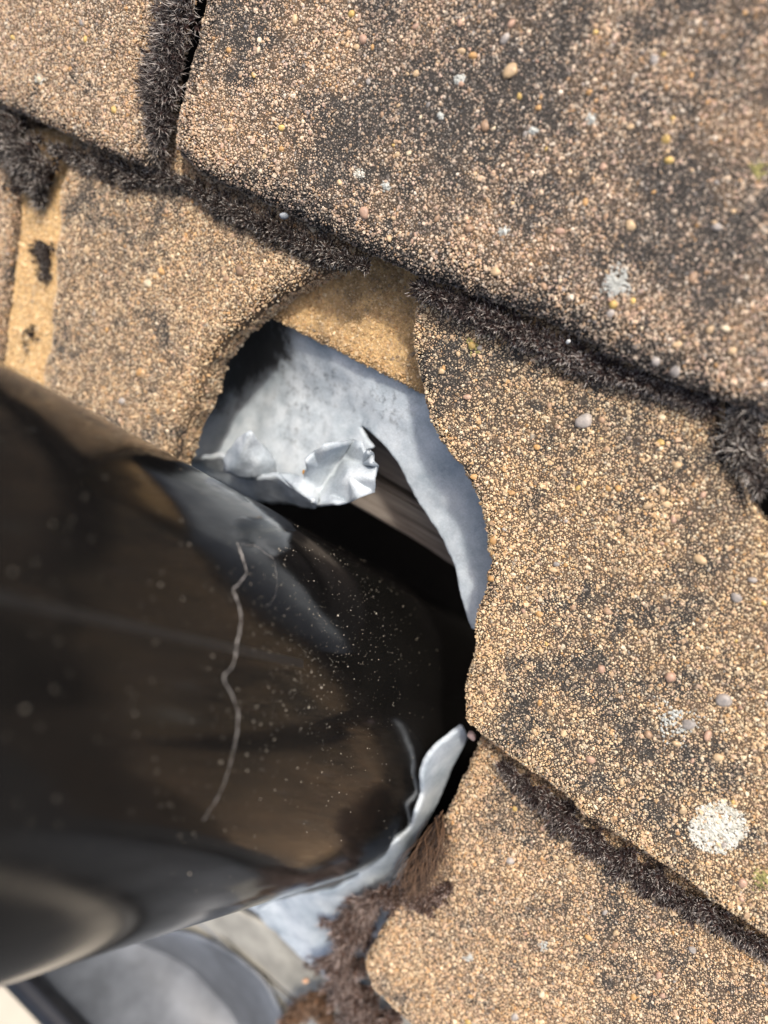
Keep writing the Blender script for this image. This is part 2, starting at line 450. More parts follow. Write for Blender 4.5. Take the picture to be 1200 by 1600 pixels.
    colr = colr * (1 - grey) + colr.mean(1, keepdims=True) * grey * .9
    size = size * (1 - .10 * coat[:, 0] - .14 * s)
    keep = rng.uniform(0, 1, n) < (1 - .14 * s) * amount
    pos, size, colr = pos[keep], size[keep], colr[keep]; n = len(pos)
    me = bpy.data.meshes.new('grit'); me.vertices.add(n)
    me.vertices.foreach_set('co', W(pos).astype(np.float32).ravel())
    at_ = me.attributes.new('gscale', 'FLOAT_VECTOR', 'POINT')
    at_.data.foreach_set('vector', (size[:, None] * rng.uniform(.72, 1.25, (n, 3))).astype(np.float32).ravel())
    at_ = me.attributes.new('grot', 'FLOAT_VECTOR', 'POINT')
    at_.data.foreach_set('vector', rng.uniform(0, 6.28, (n, 3)).astype(np.float32).ravel())
    at_ = me.attributes.new('gcol', 'FLOAT_COLOR', 'POINT')
    at_.data.foreach_set('color', np.c_[colr, np.ones(n)].astype(np.float32).ravel())
    me.materials.append(M_GRIT)
    go = bpy.data.objects.new('grit', me); COL.objects.link(go); go.parent = o
    md = go.modifiers.new('grit', 'NODES'); md.node_group = GRIT
    tag(go, kind='stuff')
    TILES[key] = dict(obj=o, poly=P, ve=ve, off=off, hsurf=hsurf, n=n)
    return o

B_RIGHT = plane_pt(1188, 646, V1)
make_tile('A', 'gritty tan tile in the top left corner beside the upright moss strip',
          [(262, -60), (236, 120), (229, 245), (222, 262), (150, 232), (95, 208), (0, 168), (-160, 100)], V1,
          extra_uv=lambda P: [(P[-1][0], V1 - .10), (P[0][0], V1 - .10)], stains=[(70, 60, 90, .25), (160, 120, 70, -.2), (190, 220, 60, -.35)],
          base_stain=.17, R=.005, drip=.35, edge_stain=1.6, seed=1.3, tint=(.95, .94, .95))
make_tile('B', 'large stained tile filling the top right, with big pebbles and white lichen',
          [(318, -60), (298, 40), (276, 130), (260, 205), (262, 238), (290, 262), (350, 294), (435, 330), (520, 374), (600, 413), (650, 435), (725, 457), (800, 486),
           (850, 503), (890, 527), (946, 559), (1010, 583), (1054, 602), (1092, 617), (1150, 640), (1180, 646)], V1,
          extra_uv=lambda P: [(P[-1][0] + .004, V1 - .004), (P[-1][0] + .008, V1 - .17), (P[0][0], V1 - .17)],
          stains=[(1010, 110, 170, .5), (760, 110, 110, .32), (640, 180, 120, .25), (1150, 360, 120, .45), (690, 290, 90, .3), (850, 420, 90, .25), (540, 215, 60, .3),
                  (1130, 180, 80, -.8), (1180, 60, 60, -.7), (330, 250, 90, -.5), (420, 130, 120, -.15), (700, 395, 90, -.3), (930, 330, 80, -.2), (1100, 560, 70, -.2)],
          base_stain=.42, R=.0062, drip=.55, edge_stain=2.0, thick=.0125, seed=2.1, tint=(.97, .95, .98))
make_tile('G', 'sliver of tile at the right edge beyond the hoary moss',
          [(1172, 690), (1190, 716), (1202, 770), (1420, 980)], V2,
          extra_uv=lambda P: [(P[-1][0], V2 - .13), (P[0][0] + .012, V2 - .13)], base_stain=.15, seed=7.7)
make_tile('C', 'cut tile left of the hole with a broken curved edge',
          [(98, 262), (84, 300), (90, 345), (78, 390), (84, 440), (74, 480), (76, 530), (62, 575), (58, 610), (38, 690), (150, 770), (240, 790), (262, 720), (277, 673), (291, 640), (309, 609), (316, 577), (326, 554), (345, 528), (383, 499), (420, 468), (456, 449), (507, 421), (545, 405), (575, 330), (120, 120)], V2,
          stains=[(140, 330, 70, .30), (130, 420, 60, .30), (200, 520, 70, .2), (300, 400, 90, -.2), (400, 360, 60, -.3), (290, 600, 60, -.35), (470, 400, 50, .3), (110, 500, 70, .2)],
          base_stain=.17, R=.0045, rough=.0010, thick=.0115, seed=3.3, edge_stain=.4, tint=(1.0, .98, .92))
make_tile('E', 'big sunlit tile right of the hole with a ragged curved cut',
          [(653, 425), (650, 455), (640, 502), (637, 536), (645, 572), (652, 600), (660, 637), (676, 678), (694, 710), (717, 733), (737, 762), (748, 795), (756, 830), (759, 860), (759, 892), (753, 926), (737, 969), (736, 1017), (726, 1066), (720, 1100), (720, 1124), (746, 1152), (779, 1179), (837, 1217), (883, 1252), (925, 1288), (971, 1315), (1050, 1369), (1117, 1419), (1200, 1470), (1350, 1566), (1420, 1060), (1205, 840), (1165, 790), (1128, 700), (1118, 600)], V2,
          extra_uv=lambda P: [(P[-1][0], V1 - .03), (P[0][0] - .004, V1 - .03)],
          stains=[(690, 540, 55, .45), (800, 600, 70, .2), (990, 600, 80, .4), (1000, 690, 60, .3), (880, 960, 70, .28), (830, 1090, 80, .40), (960, 1010, 70, .3), (1020, 1130, 90, .35), (900, 1190, 50, .35),
                  (1150, 880, 90, .25), (800, 840, 80, -.45), (860, 740, 70, -.15), (760, 1010, 50, -.5), (1000, 860, 80, -.15), (1080, 680, 35, -.4), (1080, 1300, 60, .15), (750, 1100, 40, -.3)],
          base_stain=.25, R=.0030, rough=.0009, seed=4.2, tint=(1.03, 1.0, .90))
make_tile('F', 'lower right tile with its pointed corner beside the brown moss',
          [(770, 1080), (752, 1150), (725, 1209), (700, 1261), (672, 1315), (636, 1375), (600, 1445), (574, 1490), (563, 1514), (574, 1545), (612, 1584), (640, 1612), (730, 1700)], V3,
          extra_uv=lambda P: [(P[-1][0] + .12, V3), (P[-1][0] + .14, V2 - .03), (P[0][0], V2 - .03)],
          stains=[(800, 1300, 60, .35), (950, 1460, 100, .2), (700, 1250, 60, -.4), (760, 1190, 50, -.3), (1050, 1550, 100, .2), (640, 1500, 60, -.3), (880, 1570, 80, .1)],
          base_stain=.18, R=.0040, seed=5.9, tint=(1.03, .98, .90))
make_tile('I', 'clean orange tile end tucked under the upper course inside the hole',
          [(330, 448), (405, 488), (470, 522), (540, 556), (600, 586), (655, 613), (730, 650), (790, 560), (720, 330), (420, 300)], V2, off=-.0112,
          sheltered=True, R=.0012, grain=.00060, rough=.0004, thick=.0036, base_stain=.12, stains=[(640, 470, 40, .3), (520, 440, 60, .3), (600, 540, 60, -.3)], seed=6.4)
make_tile('J', 'smooth bright orange strip of tile in the open joint at the left edge',
          [(-60, 200), (140, 200), (140, 690), (-60, 640)], V2, off=-.0032,
          sheltered=True, R=.002, grain=.00075, rough=.0004, thick=.009, base_stain=-.15, stains=[(60, 350, 20, .3)], seed=8.8, amount=.8, tint=(1.08, 1.1, 1.12))
make_tile('K', 'thin edge of a darker tile at the far left border',
          [(24, 230), (16, 380), (4, 500), (-8, 600), (-20, 660), (-200, 560), (-200, 100), (30, 150)], V2, base_stain=.2, seed=9.5)

def on_tile(key, x, y):
    """picture point to a surface point of a tile (lens coordinates)"""
    T = TILES[key]; q = plane_pt(x, y, T['ve'], T['off'])[None, :]
    d, _ = seg_dist(q, T['poly']); h = T['hsurf'](q, d)[0]
    return from_uvh(q[0, 0], q[0, 1], h)

# ------------------------------------------------------------------ pebbles standing proud of the grit
def blob(name, seed, sub=2, amp=.28, scale=(1, 1, 1)):
    import bmesh
    bm = bmesh.new(); bmesh.ops.create_icosphere(bm, subdivisions=sub, radius=1)
    for v in bm.verts:
        k = 1 + amp * noise.noise(v.co * .9 + Vector((seed, seed * 2, 0))) + amp * .35 * noise.noise(v.co * 2.3 + Vector((0, seed, seed)))
        v.co = Vector((v.co.x * k * scale[0], v.co.y * k * scale[1], v.co.z * k * scale[2]))
    me = bpy.data.meshes.new(name); bm.to_mesh(me); bm.free()
    me.polygons.foreach_set('use_smooth', [True] * len(me.polygons)); me.materials.append(M_PEB)
    return me
PEB = [blob('pebble', 3.1 * k + 1, 2 if k < 4 else 1, .34, ((1, .8, .55), (1, .62, .5), (1, .95, .6), (1, .72, .6), (1, .85, .7), (1, .6, .6))[k]) for k in range(6)]
tan, brn, org, pnk, crm, gry, yel = (.50, .36, .21), (.32, .21, .13), (.48, .28, .11), (.42, .27, .19), (.62, .52, .36), (.33, .30, .27), (.52, .36, .12)
BIGP = [('B', 797, 112, 13, tan, 0), ('B', 739, 87, 9, org, 1), ('B', 721, 80, 8, tan, 1), ('B', 733, 357, 10, brn, 4), ('B', 757, 198, 9, brn, 2), ('B', 570, 333, 10, pnk, 0), ('B', 460, 31, 8, tan, 3),
        ('B', 650, 42, 6, pnk, 3), ('B', 567, 61, 8, pnk, 2), ('B', 549, 22, 6, yel, 2), ('B', 404, 78, 6, crm, 1), ('B', 405, 63, 5, crm, 2), ('B', 358, 79, 6, org, 4), ('B', 800, 37, 7, pnk, 0), ('B', 719, 36, 6, pnk, 3),
        ('B', 790, 62, 9, gry, 3), ('B', 650, 115, 6, tan, 2), ('B', 1045, 250, 9, yel, 1), ('B', 1040, 218, 8, yel, 2), ('B', 985, 198, 6, tan, 0), ('B', 1022, 92, 8, gry, 2), ('B', 985, 352, 9, tan, 0), ('B', 875, 362, 8, pnk, 3),
        ('B', 820, 210, 6, gry, 1), ('B', 1120, 355, 8, gry, 0), ('B', 1082, 434, 10, brn, 3), ('B', 775, 425, 9, tan, 0), ('B', 850, 447, 8, brn, 1), ('B', 958, 477, 9, yel, 4), ('B', 955, 490, 7, gry, 2), ('B', 1058, 538, 8, tan, 3),
        ('B', 1110, 515, 7, tan, 0), ('B', 1134, 513, 8, crm, 3), ('B', 1025, 564, 8, gry, 2), ('B', 1055, 580, 10, gry, 0), ('B', 1145, 548, 7, tan, 2), ('B', 640, 240, 5, crm, 0), ('B', 622, 242, 5, tan, 2), ('B', 617, 228, 4, yel, 1),
        ('B', 440, 200, 6, yel, 0), ('B', 439, 233, 5, org, 2), ('B', 361, 204, 5, tan, 3), ('B', 576, 128, 5, gry, 0), ('B', 582, 74, 5, org, 1), ('B', 485, 208, 5, pnk, 3), ('B', 914, 315, 6, org, 0), ('B', 942, 260, 6, pnk, 2), ('B', 682, 342, 7, brn, 1),
        ('E', 912, 658, 14, gry, 0), ('E', 941, 657, 6, brn, 2), ('E', 992, 613, 9, brn, 3), ('E', 1034, 652, 6, crm, 2), ('E', 1033, 691, 6, yel, 0), ('E', 904, 762, 6, yel, 1), ('E', 967, 763, 7, org, 4), ('E', 1036, 767, 7, tan, 2),
        ('E', 1012, 790, 8, tan, 3), ('E', 1041, 788, 7, tan, 0), ('E', 1053, 811, 7, pnk, 3), ('E', 1098, 773, 7, pnk, 1), ('E', 1059, 727, 7, tan, 0), ('E', 949, 702, 6, brn, 1), ('E', 1094, 874, 11, tan, 3), ('E', 1150, 933, 9, gry, 0),
        ('E', 1048, 1057, 11, pnk, 4), ('E', 1129, 1095, 13, gry, 2), ('E', 1076, 1132, 11, gry, 0), ('E', 1106, 1150, 9, pnk, 3), ('E', 1013, 1148, 9, brn, 4), ('E', 922, 1187, 8, pnk, 0), ('E', 880, 1146, 6, tan, 2), ('E', 860, 1113, 6, tan, 0),
        ('E', 971, 1222, 6, tan, 3), ('E', 1057, 1162, 8, tan, 1), ('E', 1123, 1185, 8, tan, 2), ('E', 1067, 1267, 7, tan, 0), ('E', 1130, 1320, 6, gry, 3), ('E', 950, 955, 7, brn, 0), ('E', 940, 1045, 7, pnk, 2), ('E', 843, 960, 6, org, 2), ('E', 845, 1016, 6, tan, 4),
        ('E', 864, 890, 7, tan, 3), ('E', 801, 898, 6, crm, 1), ('E', 770, 845, 7, org, 0), ('E', 766, 905, 6, org, 2), ('E', 740, 745, 6, org, 0), ('E', 738, 540, 7, yel, 2), ('E', 690, 580, 6, tan, 0), ('E', 730, 620, 7, pnk, 3), ('E', 1200, 1015, 8, brn, 2),
        ('E', 885, 650, 5, tan, 1), ('E', 1176, 905, 7, gry, 3), ('E', 1160, 1380, 8, pnk, 0),
        ('C', 376, 422, 9, brn, 0), ('C', 355, 436, 6, brn, 2), ('C', 231, 443, 8, crm, 0), ('C', 252, 425, 8, org, 1), ('C', 218, 582, 7, org, 3), ('C', 190, 627, 7, gry, 2), ('C', 360, 395, 6, brn, 1), ('C', 137, 392, 7, tan, 0), ('C', 262, 330, 5, brn, 3),
        ('F', 892, 1355, 7, tan, 0), ('F', 797, 1344, 7, gry, 2), ('F', 945, 1425, 6, gry, 1), ('F', 920, 1463, 6, org, 3), ('F', 962, 1475, 6, brn, 0), ('F', 1082, 1483, 7, gry, 2), ('F', 1029, 1522, 8, pnk, 1), ('F', 990, 1557, 6, org, 0), ('F', 1146, 1514, 6, tan, 3), ('F', 805, 1587, 7, gry, 0), ('F', 848, 1553, 6, crm, 2), ('F', 736, 1555, 6, org, 1),
        ('A', 135, 62, 5, yel, 0), ('A', 88, 30, 6, tan, 3), ('A', 110, 108, 4, org, 0), ('A', 178, 172, 6, yel, 2), ('A', 62, 125, 6, crm, 0), ('A', 22, 60, 6, yel, 1)]
SURF_Q = Vector(Wd(NRM - KT * SLP)).to_track_quat('Z', 'Y')
def add_pebble(key, x, y, rpx, col, k):
    p = on_tile(key, x, y); r = rpx * p[2] / F
    o = bpy.data.objects.new('pebble', PEB[k % 6]); COL.objects.link(o); o.parent = TILES[key]['obj']
    o.location = W(p + NRM * r * .05); o.rotation_mode = 'QUATERNION'
    o.rotation_quaternion = SURF_Q @ Vector((0, 0, 1)).rotation_difference(Vector((random.gauss(0, .15), random.gauss(0, .15), 1)).normalized()) @ Matrix.Rotation(random.uniform(0, 6.28), 3, 'Z').to_quaternion()
    o.scale = (r * .98,) * 3
    j = random.uniform(.85, 1.15); o.color = (col[0] * j, col[1] * j, col[2] * j, 1)
for a in BIGP: add_pebble(*a)
palette = [tan, brn, org, pnk, crm, gry, yel, tan, tan, pnk]
cnt = 0
while cnt < 170:
    key = random.choice('BBBBEEEECFFA'); x, y = random.uniform(5, 1195), random.uniform(5, 1595)
    T = TILES[key]; q = plane_pt(x, y, T['ve'], T['off'])[None, :]
    if not inside(q, T['poly'])[0] or seg_dist(q, T['poly'])[0][0] < .004: continue
    if key in 'EFC' and uvh(at_h(x, y, 0))[1] < (V2 if key == 'F' else V1) + .004: continue
    add_pebble(key, x, y, random.uniform(3.2, 5.6), random.choice(palette), random.randrange(6)); cnt += 1

# ------------------------------------------------------------------ lichen crusts: lobed, granular
def lichen(key, x, y, rpx, mat, label, dens=1.0, lobes=.25, seed=1.0):
    c0 = on_tile(key, x, y); r = rpx * c0[2] / F
    vs, fs = [], []; n = int(dens * (rpx ** 2) * .26) + 16
    ico = np.array([[0, 0, 1], [.89, 0, .45], [.28, .85, .45], [-.72, .53, .45], [-.72, -.53, .45], [.28, -.85, .45], [.95, .3, -.3], [0, 1, -.3], [-.95, .3, -.3], [-.6, -.8, -.3], [.6, -.8, -.3]])
    icf = [(0, 1, 2), (0, 2, 3), (0, 3, 4), (0, 4, 5), (0, 5, 1), (1, 6, 2), (2, 6, 7), (2, 7, 3), (3, 7, 8), (3, 8, 4), (4, 8, 9), (4, 9, 5), (5, 9, 10), (5, 10, 1), (1, 10, 6)]
    for i in range(n):
        a = rng.uniform(0, 6.283); rad = rng.uniform(0, 1) ** .62
        lim = 1 + lobes * noise.noise(Vector((math.cos(a) * 1.6 + seed, math.sin(a) * 1.6, seed))) * 2.2 + .12 * noise.noise(Vector((math.cos(a) * 5, math.sin(a) * 5, seed)))
        rad *= max(.2, lim)
        q = on_tile(key, x + math.cos(a) * rad * rpx, y + math.sin(a) * rad * rpx * .9)
        g = rng.uniform(.00014, .00042) * (1.1 - .35 * rad)
        e = rng.normal(0, .25, 3)
        P = W(q + NRM * (.00012 + .00010 * (1 - rad))) + (ico * np.array([g * rng.uniform(.8, 1.4), g * rng.uniform(.8, 1.4), g * .5])) @ np.array(SURF_Q.to_matrix()).T
        k = len(vs); vs += [tuple(t) for t in P]; fs += [tuple(k + t for t in f) for f in icf]
    o = link('lichen', mesh_from('lichen', vs, fs), mat, TILES[key]['obj']); tag(o, label)
lichen('E', 1120, 1295, 46, M_LICH_C, 'round pale cream lichen disc', 2.4, .10, 2.0)
lichen('B', 963, 442, 25, M_LICH_W, 'ragged white lichen patch', 1.4, .45, 3.0)
lichen('B', 924, 186, 10, M_LICH_W, 'faint whitish lichen fleck', .8, .4, 4.0)
lichen('B', 603, 292, 8, M_LICH_W, 'small bright white lichen dot', 2.0, .2, 5.0)
lichen('B', 718, 124, 9, M_LICH_W, 'white lichen fleck between the pebbles', 1.8, .12, 6.0)
lichen('B', 563, 272, 9, M_LICH_C, 'cream lichen dot', 1.4, .3, 7.0)
lichen('B', 689, 181, 6, M_LICH_W, 'tiny white lichen dot', 1.4, .12, 8.0)
lichen('B', 834, 204, 7, M_LICH_W, 'tiny pale lichen dot', 1.3, .12, 9.0)
lichen('B', 788, 361, 8, M_LICH_W, 'pale lichen fleck', 1.1, .12, 9.5)
lichen('E', 1052, 1128, 36, M_LICH_W, 'thin broken whitish lichen', .35, .4, 10.0)
lichen('F', 733, 1494, 8, M_LICH_W, 'bright white lichen fleck', 2.0, .35, 11.0)
lichen('E', 1192, 1372, 22, M_LICH_G, 'yellow green lichen at the border', .8, .4, 12.0)
lichen('E', 740, 540, 14, M_LICH_G, 'yellow green lichen fleck', .6, .5, 13.0)
lichen('C', 231, 443, 6, M_LICH_C, 'cream lichen dot', 1.2, .3, 14.0)
lichen('A', 62, 125, 9, M_LICH_C, 'pale lichen fleck', .9, .4, 15.0)
lichen('F', 850, 1478, 10, M_LICH_W, 'faint lichen fleck', .5, .4, 16.0)
lichen('B', 1185, 265, 16, M_LICH_G, 'olive lichen near the border', .5, .4, 17.0)

# ------------------------------------------------------------------ timber battens and the added black void box
def uvh_box(name, u0, u1, v0, v1, h0, h1, mat, parent, rot=0.0, rough=0.0):
    import bmesh
    bm = bmesh.new(); bmesh.ops.create_cube(bm, size=1)
    bmesh.ops.scale(bm, vec=(u1 - u0, v1 - v0, h1 - h0), verts=bm.verts)
    bmesh.ops.subdivide_edges(bm, edges=[e for e in bm.edges if abs((e.verts[0].co - e.verts[1].co).x) > 1e-6], cuts=24)
    for v in bm.verts:
        v.co.y += rough * noise.noise(Vector((v.co.x * 60, v.co.y * 200, 1))); v.co.z += rough * noise.noise(Vector((v.co.x * 50, v.co.y * 150, 4)))
    bmesh.ops.bevel(bm, geom=[e for e in bm.edges if abs((e.verts[0].co - e.verts[1].co).x) > 1e-6 and len(e.link_faces) == 2 and e.link_faces[0].normal.angle(e.link_faces[1].normal) > .8], offset=.0012, segments=2, affect='EDGES')
    bmesh.ops.recalc_face_normals(bm, faces=bm.faces)
    me = bpy.data.meshes.new(name); bm.to_mesh(me); bm.free()
    o = link(name, me, mat, parent)
    c = W(from_uvh((u0 + u1) / 2, (v0 + v1) / 2, (h0 + h1) / 2))
    X, Y, Z = Wd(CRS), Wd(-SLP), Wd(NRM)
    mm_ = Matrix(((X[0], Y[0], Z[0], c[0]), (X[1], Y[1], Z[1], c[1]), (X[2], Y[2], Z[2], c[2]), (0, 0, 0, 1)))
    o.matrix_world = mm_ @ Matrix.Rotation(rot, 4, 'X')
    return o
bq = uvh(at_h(632, 838, -.046))                   # lower edge of the visible timber
uvh_box('timber_batten', bq[0] - .055, bq[0] + .12, bq[1] - .0125, bq[1], -.070, -.046, M_WOOD, ROOF, .04, .0012)
uvh_box('timber_batten', bq[0] - .055, bq[0] + .12, bq[1] - .0285, bq[1] - .0142, -.070, -.0445, M_WOOD, ROOF, -.02, .0012)
uvh_box('timber_batten', bq[0] - .055, bq[0] + .12, bq[1] - .047, bq[1] - .030, -.068, -.043, M_WOOD, ROOF, .02, .0012)
# void: closed black box added under the tiles to keep stray light out
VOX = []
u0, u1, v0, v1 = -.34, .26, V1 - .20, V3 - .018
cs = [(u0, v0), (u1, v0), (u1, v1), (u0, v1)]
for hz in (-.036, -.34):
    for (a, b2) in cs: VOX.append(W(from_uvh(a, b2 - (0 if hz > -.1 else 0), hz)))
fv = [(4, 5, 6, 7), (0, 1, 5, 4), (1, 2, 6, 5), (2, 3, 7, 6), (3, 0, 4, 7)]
o = link('void_box', mesh_from('void_box', VOX, fv, False), M_VOID, ROOF); tag(o, 'black void box added under the hole against stray light')

# ------------------------------------------------------------------ sheets shaped by picture outline and heights
def rbf(ctrl):
    C = np.array(ctrl, float); X = C[:, :2] / 100; h = C[:, 2] / 1000
    K = np.linalg.norm(X[:, None] - X[None], axis=2); A = np.block([[K + 1e-3 * np.eye(len(X)), np.c_[np.ones(len(X)), X]], [np.c_[np.ones(len(X)), X].T, np.zeros((3, 3))]])
    w = np.linalg.solve(A, np.r_[h, 0, 0, 0])
    def f(P):
        Q = np.asarray(P, float) / 100; k = np.linalg.norm(Q[:, None] - X[None], axis=2)
        return k @ w[:len(X)] + w[len(X)] + Q @ w[len(X) + 1:]
    return f
def sheet(name, outline, ctrl, mat, parent, step=6, thick=.0016, wob=.0006, wscale=120, seed=1.0, ragged=1.2, soot=None, label=None, grime_shade=None):
    f = rbf(ctrl)
    P = resample(outline, step); P = smooth_poly(P, 1)
    q3 = np.c_[P * .01, np.full(len(P), seed)]
    P = P + np.c_[fbm(q3, 6, 3, seed), fbm(q3, 6, 3, seed + 4)] * ragged
    lo, hi = P.min(0), P.max(0)
    gx, gy = np.meshgrid(np.arange(lo[0], hi[0], step), np.arange(lo[1], hi[1], step))
    Q = np.c_[gx.ravel(), gy.ravel()] + rng.uniform(-1, 1, (gx.size, 2)); Q = Q[inside(Q, P)]; d, _ = seg_dist(Q, P); Q = Q[d > step * .5]
    vs, es, fs, *_ = delaunay_2d_cdt([Vector(p) for p in np.vstack([P, Q])], [(i, (i + 1) % len(P)) for i in range(len(P))], [list(range(len(P)))], 1, 1e-4)
    pv = np.array([tuple(v) for v in vs]); h = f(pv)
    p3 = np.array([at_h(x, y, hh) for (x, y), hh in zip(pv, h)])
    p3 = p3 + NRM * (wob * fbm(p3, wscale, 3, seed))[:, None]
    me = mesh_from(name, W(p3), fs)
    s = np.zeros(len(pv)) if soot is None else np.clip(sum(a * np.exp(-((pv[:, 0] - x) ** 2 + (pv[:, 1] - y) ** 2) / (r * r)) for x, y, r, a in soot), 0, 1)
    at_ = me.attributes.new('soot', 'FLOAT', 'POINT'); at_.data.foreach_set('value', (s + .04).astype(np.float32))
    if grime_shade:
        gq = np.clip(sum(a * np.exp(-((pv[:, 0] - x) ** 2 + (pv[:, 1] - y) ** 2) / (r * r)) for x, y, r, a in grime_shade), 0, 1)
        at_ = me.attributes.new('grime_shade', 'FLOAT', 'POINT'); at_.data.foreach_set('value', gq.astype(np.float32))
    o = link(name, me, mat, parent)
    md = o.modifiers.new('thickness', 'SOLIDIFY'); md.thickness = thick; md.offset = 0
    md = o.modifiers.new('soft', 'SUBSURF'); md.levels = 1; md.render_levels = 1
    if label: tag(o, label)
    return o

LEAD = bpy.data.objects.new('lead_flashing', None); COL.objects.link(LEAD)
tag(LEAD, 'torn pale grey lead flashing crumpled around the pipe opening', 'flashing')
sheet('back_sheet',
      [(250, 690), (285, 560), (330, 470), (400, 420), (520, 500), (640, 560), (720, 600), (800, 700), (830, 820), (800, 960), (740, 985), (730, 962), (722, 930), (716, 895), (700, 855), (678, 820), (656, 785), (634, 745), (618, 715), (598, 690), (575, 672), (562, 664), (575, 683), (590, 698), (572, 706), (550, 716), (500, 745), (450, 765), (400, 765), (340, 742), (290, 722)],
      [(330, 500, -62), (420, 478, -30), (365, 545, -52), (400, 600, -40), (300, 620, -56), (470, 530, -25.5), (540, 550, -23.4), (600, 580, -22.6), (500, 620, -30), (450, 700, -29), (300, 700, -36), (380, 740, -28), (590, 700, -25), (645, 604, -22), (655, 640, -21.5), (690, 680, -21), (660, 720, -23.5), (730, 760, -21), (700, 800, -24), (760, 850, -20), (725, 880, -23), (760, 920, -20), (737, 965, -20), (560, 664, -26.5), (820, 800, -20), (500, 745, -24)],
      M_LEAD, LEAD, 6, .0018, .0009, 70, 2.0, 1.5, soot=[(485, 640, 38, 1), (520, 585, 34, .7), (610, 640, 40, .9), (570, 625, 30, .6), (430, 590, 55, .8), (465, 690, 25, .7)], grime_shade=[(345, 520, 85, 1.15), (410, 530, 65, .75), (320, 620, 60, .7)],
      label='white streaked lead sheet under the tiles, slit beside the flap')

def facets(name, verts, faces, mat, parent, levels=3, thick=.0015, wob=.0005, seed=1.0, crease=.75, label=None):
    """folded lead: verts are (x, y, height mm)"""
    import bmesh
    bm = bmesh.new(); vv = [bm.verts.new(tuple(W(at_h(x, y, h / 1000)))) for x, y, h in verts]
    for f in faces: bm.faces.new([vv[i] for i in f])
    bmesh.ops.recalc_face_normals(bm, faces=bm.faces)
    cl = bm.edges.layers.float.new('crease_edge')
    for e in bm.edges:
        if len(e.link_faces) == 2 and e.calc_face_angle(0) > .35: e[cl] = crease
    me = bpy.data.meshes.new(name); bm.to_mesh(me); bm.free()
    me.polygons.foreach_set('use_smooth', [True] * len(me.polygons))
    at_ = me.attributes.new('soot', 'FLOAT', 'POINT'); at_.data.foreach_set('value', np.full(len(me.vertices), .25, np.float32))
    o = link(name, me, mat, parent)
    s = o.modifiers.new('soft', 'SUBSURF'); s.subdivision_type = 'SIMPLE'; s.levels = levels; s.render_levels = levels
    k_ = o.modifiers.new('ease', 'SMOOTH'); k_.factor = .4; k_.iterations = 1
    tex = bpy.data.textures.new('dents', 'CLOUDS'); tex.noise_scale = .0035
    d = o.modifiers.new('dents', 'DISPLACE'); d.texture = tex; d.strength = wob * 2; d.mid_level = .5; d.texture_coords = 'LOCAL'
    t = o.modifiers.new('thickness', 'SOLIDIFY'); t.thickness = thick; t.offset = 0
    if label: tag(o, label)
    return o
# lip that turns up along the tear, then the two upturned ears
facets('torn_lip', [(268, 706, -24), (300, 718, -22), (346, 708, -18), (372, 720, -17), (401, 744, -13), (433, 740, -12), (456, 757, -10), (488, 781, -7),
                    (285, 722, -30), (345, 752, -30), (400, 783, -28), (452, 785, -25), (495, 793, -14), (520, 792, -12)],
       [(0, 1, 8), (1, 2, 9, 8), (2, 3, 9), (3, 4, 10, 9), (4, 5, 11, 10), (5, 6, 11), (6, 7, 12, 11)], M_LEAD, LEAD, 3, .0014, .0006, 1.0, .5, label='underside of the torn lead edge curling towards the pipe')
facets('torn_flap', [(397, 749, -13), (351, 737, -14), (350, 720, -13), (357, 704, -12), (374, 684, -8), (393, 672, -5), (400, 684, -8), (413, 696, -12), (429, 719, -15), (434, 738, -17), (383, 702, -6), (371, 727, -9), (402, 722, -9)],
       [(1, 2, 11), (2, 3, 11), (3, 4, 10, 11), (4, 5, 10), (5, 6, 10), (6, 7, 12, 10), (7, 8, 12), (10, 12, 11), (1, 11, 0), (11, 12, 0), (12, 8, 9, 0)], M_LEAD, LEAD, 2, .0011, .0008, 2.0, .6, label='small upturned lead ear beside the pipe')
facets('torn_flap', [(433, 740, -13), (456, 759, -8), (474, 776, -7), (488, 784, -3), (495, 791, -8), (525, 787, -4), (545, 786, -8), (562, 778, -4), (587, 769, -9), (586, 745, -5), (591, 728, -10), (583, 722, -5), (584, 708, -11), (577, 702, -6), (571, 708, -10), (566, 690, -10), (553, 688, -14), (530, 692, -6), (507, 695, -2), (490, 705, -6), (476, 720, -3), (479, 733, -7), (474, 748, -9), (500, 769, -14), (520, 738, -15), (536, 712, -16), (548, 745, -5), (515, 772, -9), (466, 743, -13), (497, 728, -9), (566, 726, -12)],
       [(0, 1, 28), (28, 1, 22), (1, 2, 22), (2, 3, 23, 22), (22, 23, 29), (22, 29, 21), (21, 29, 20), (20, 29, 19), (19, 29, 18), (18, 29, 25, 17), (29, 23, 24), (29, 24, 25), (17, 25, 16), (3, 4, 23), (4, 5, 27, 23), (23, 27, 24), (5, 6, 27), (27, 6, 26), (27, 26, 24), (24, 26, 25), (6, 7, 26), (7, 8, 26), (8, 9, 26), (26, 9, 30), (9, 10, 30), (10, 11, 30), (11, 12, 30), (12, 13, 30), (13, 14, 30), (26, 30, 25), (30, 14, 15), (30, 15, 25), (25, 15, 16)], M_LEAD, LEAD, 2, .0010, .0005, 3.0, .7, label='large folded lead ear curled over the opening')
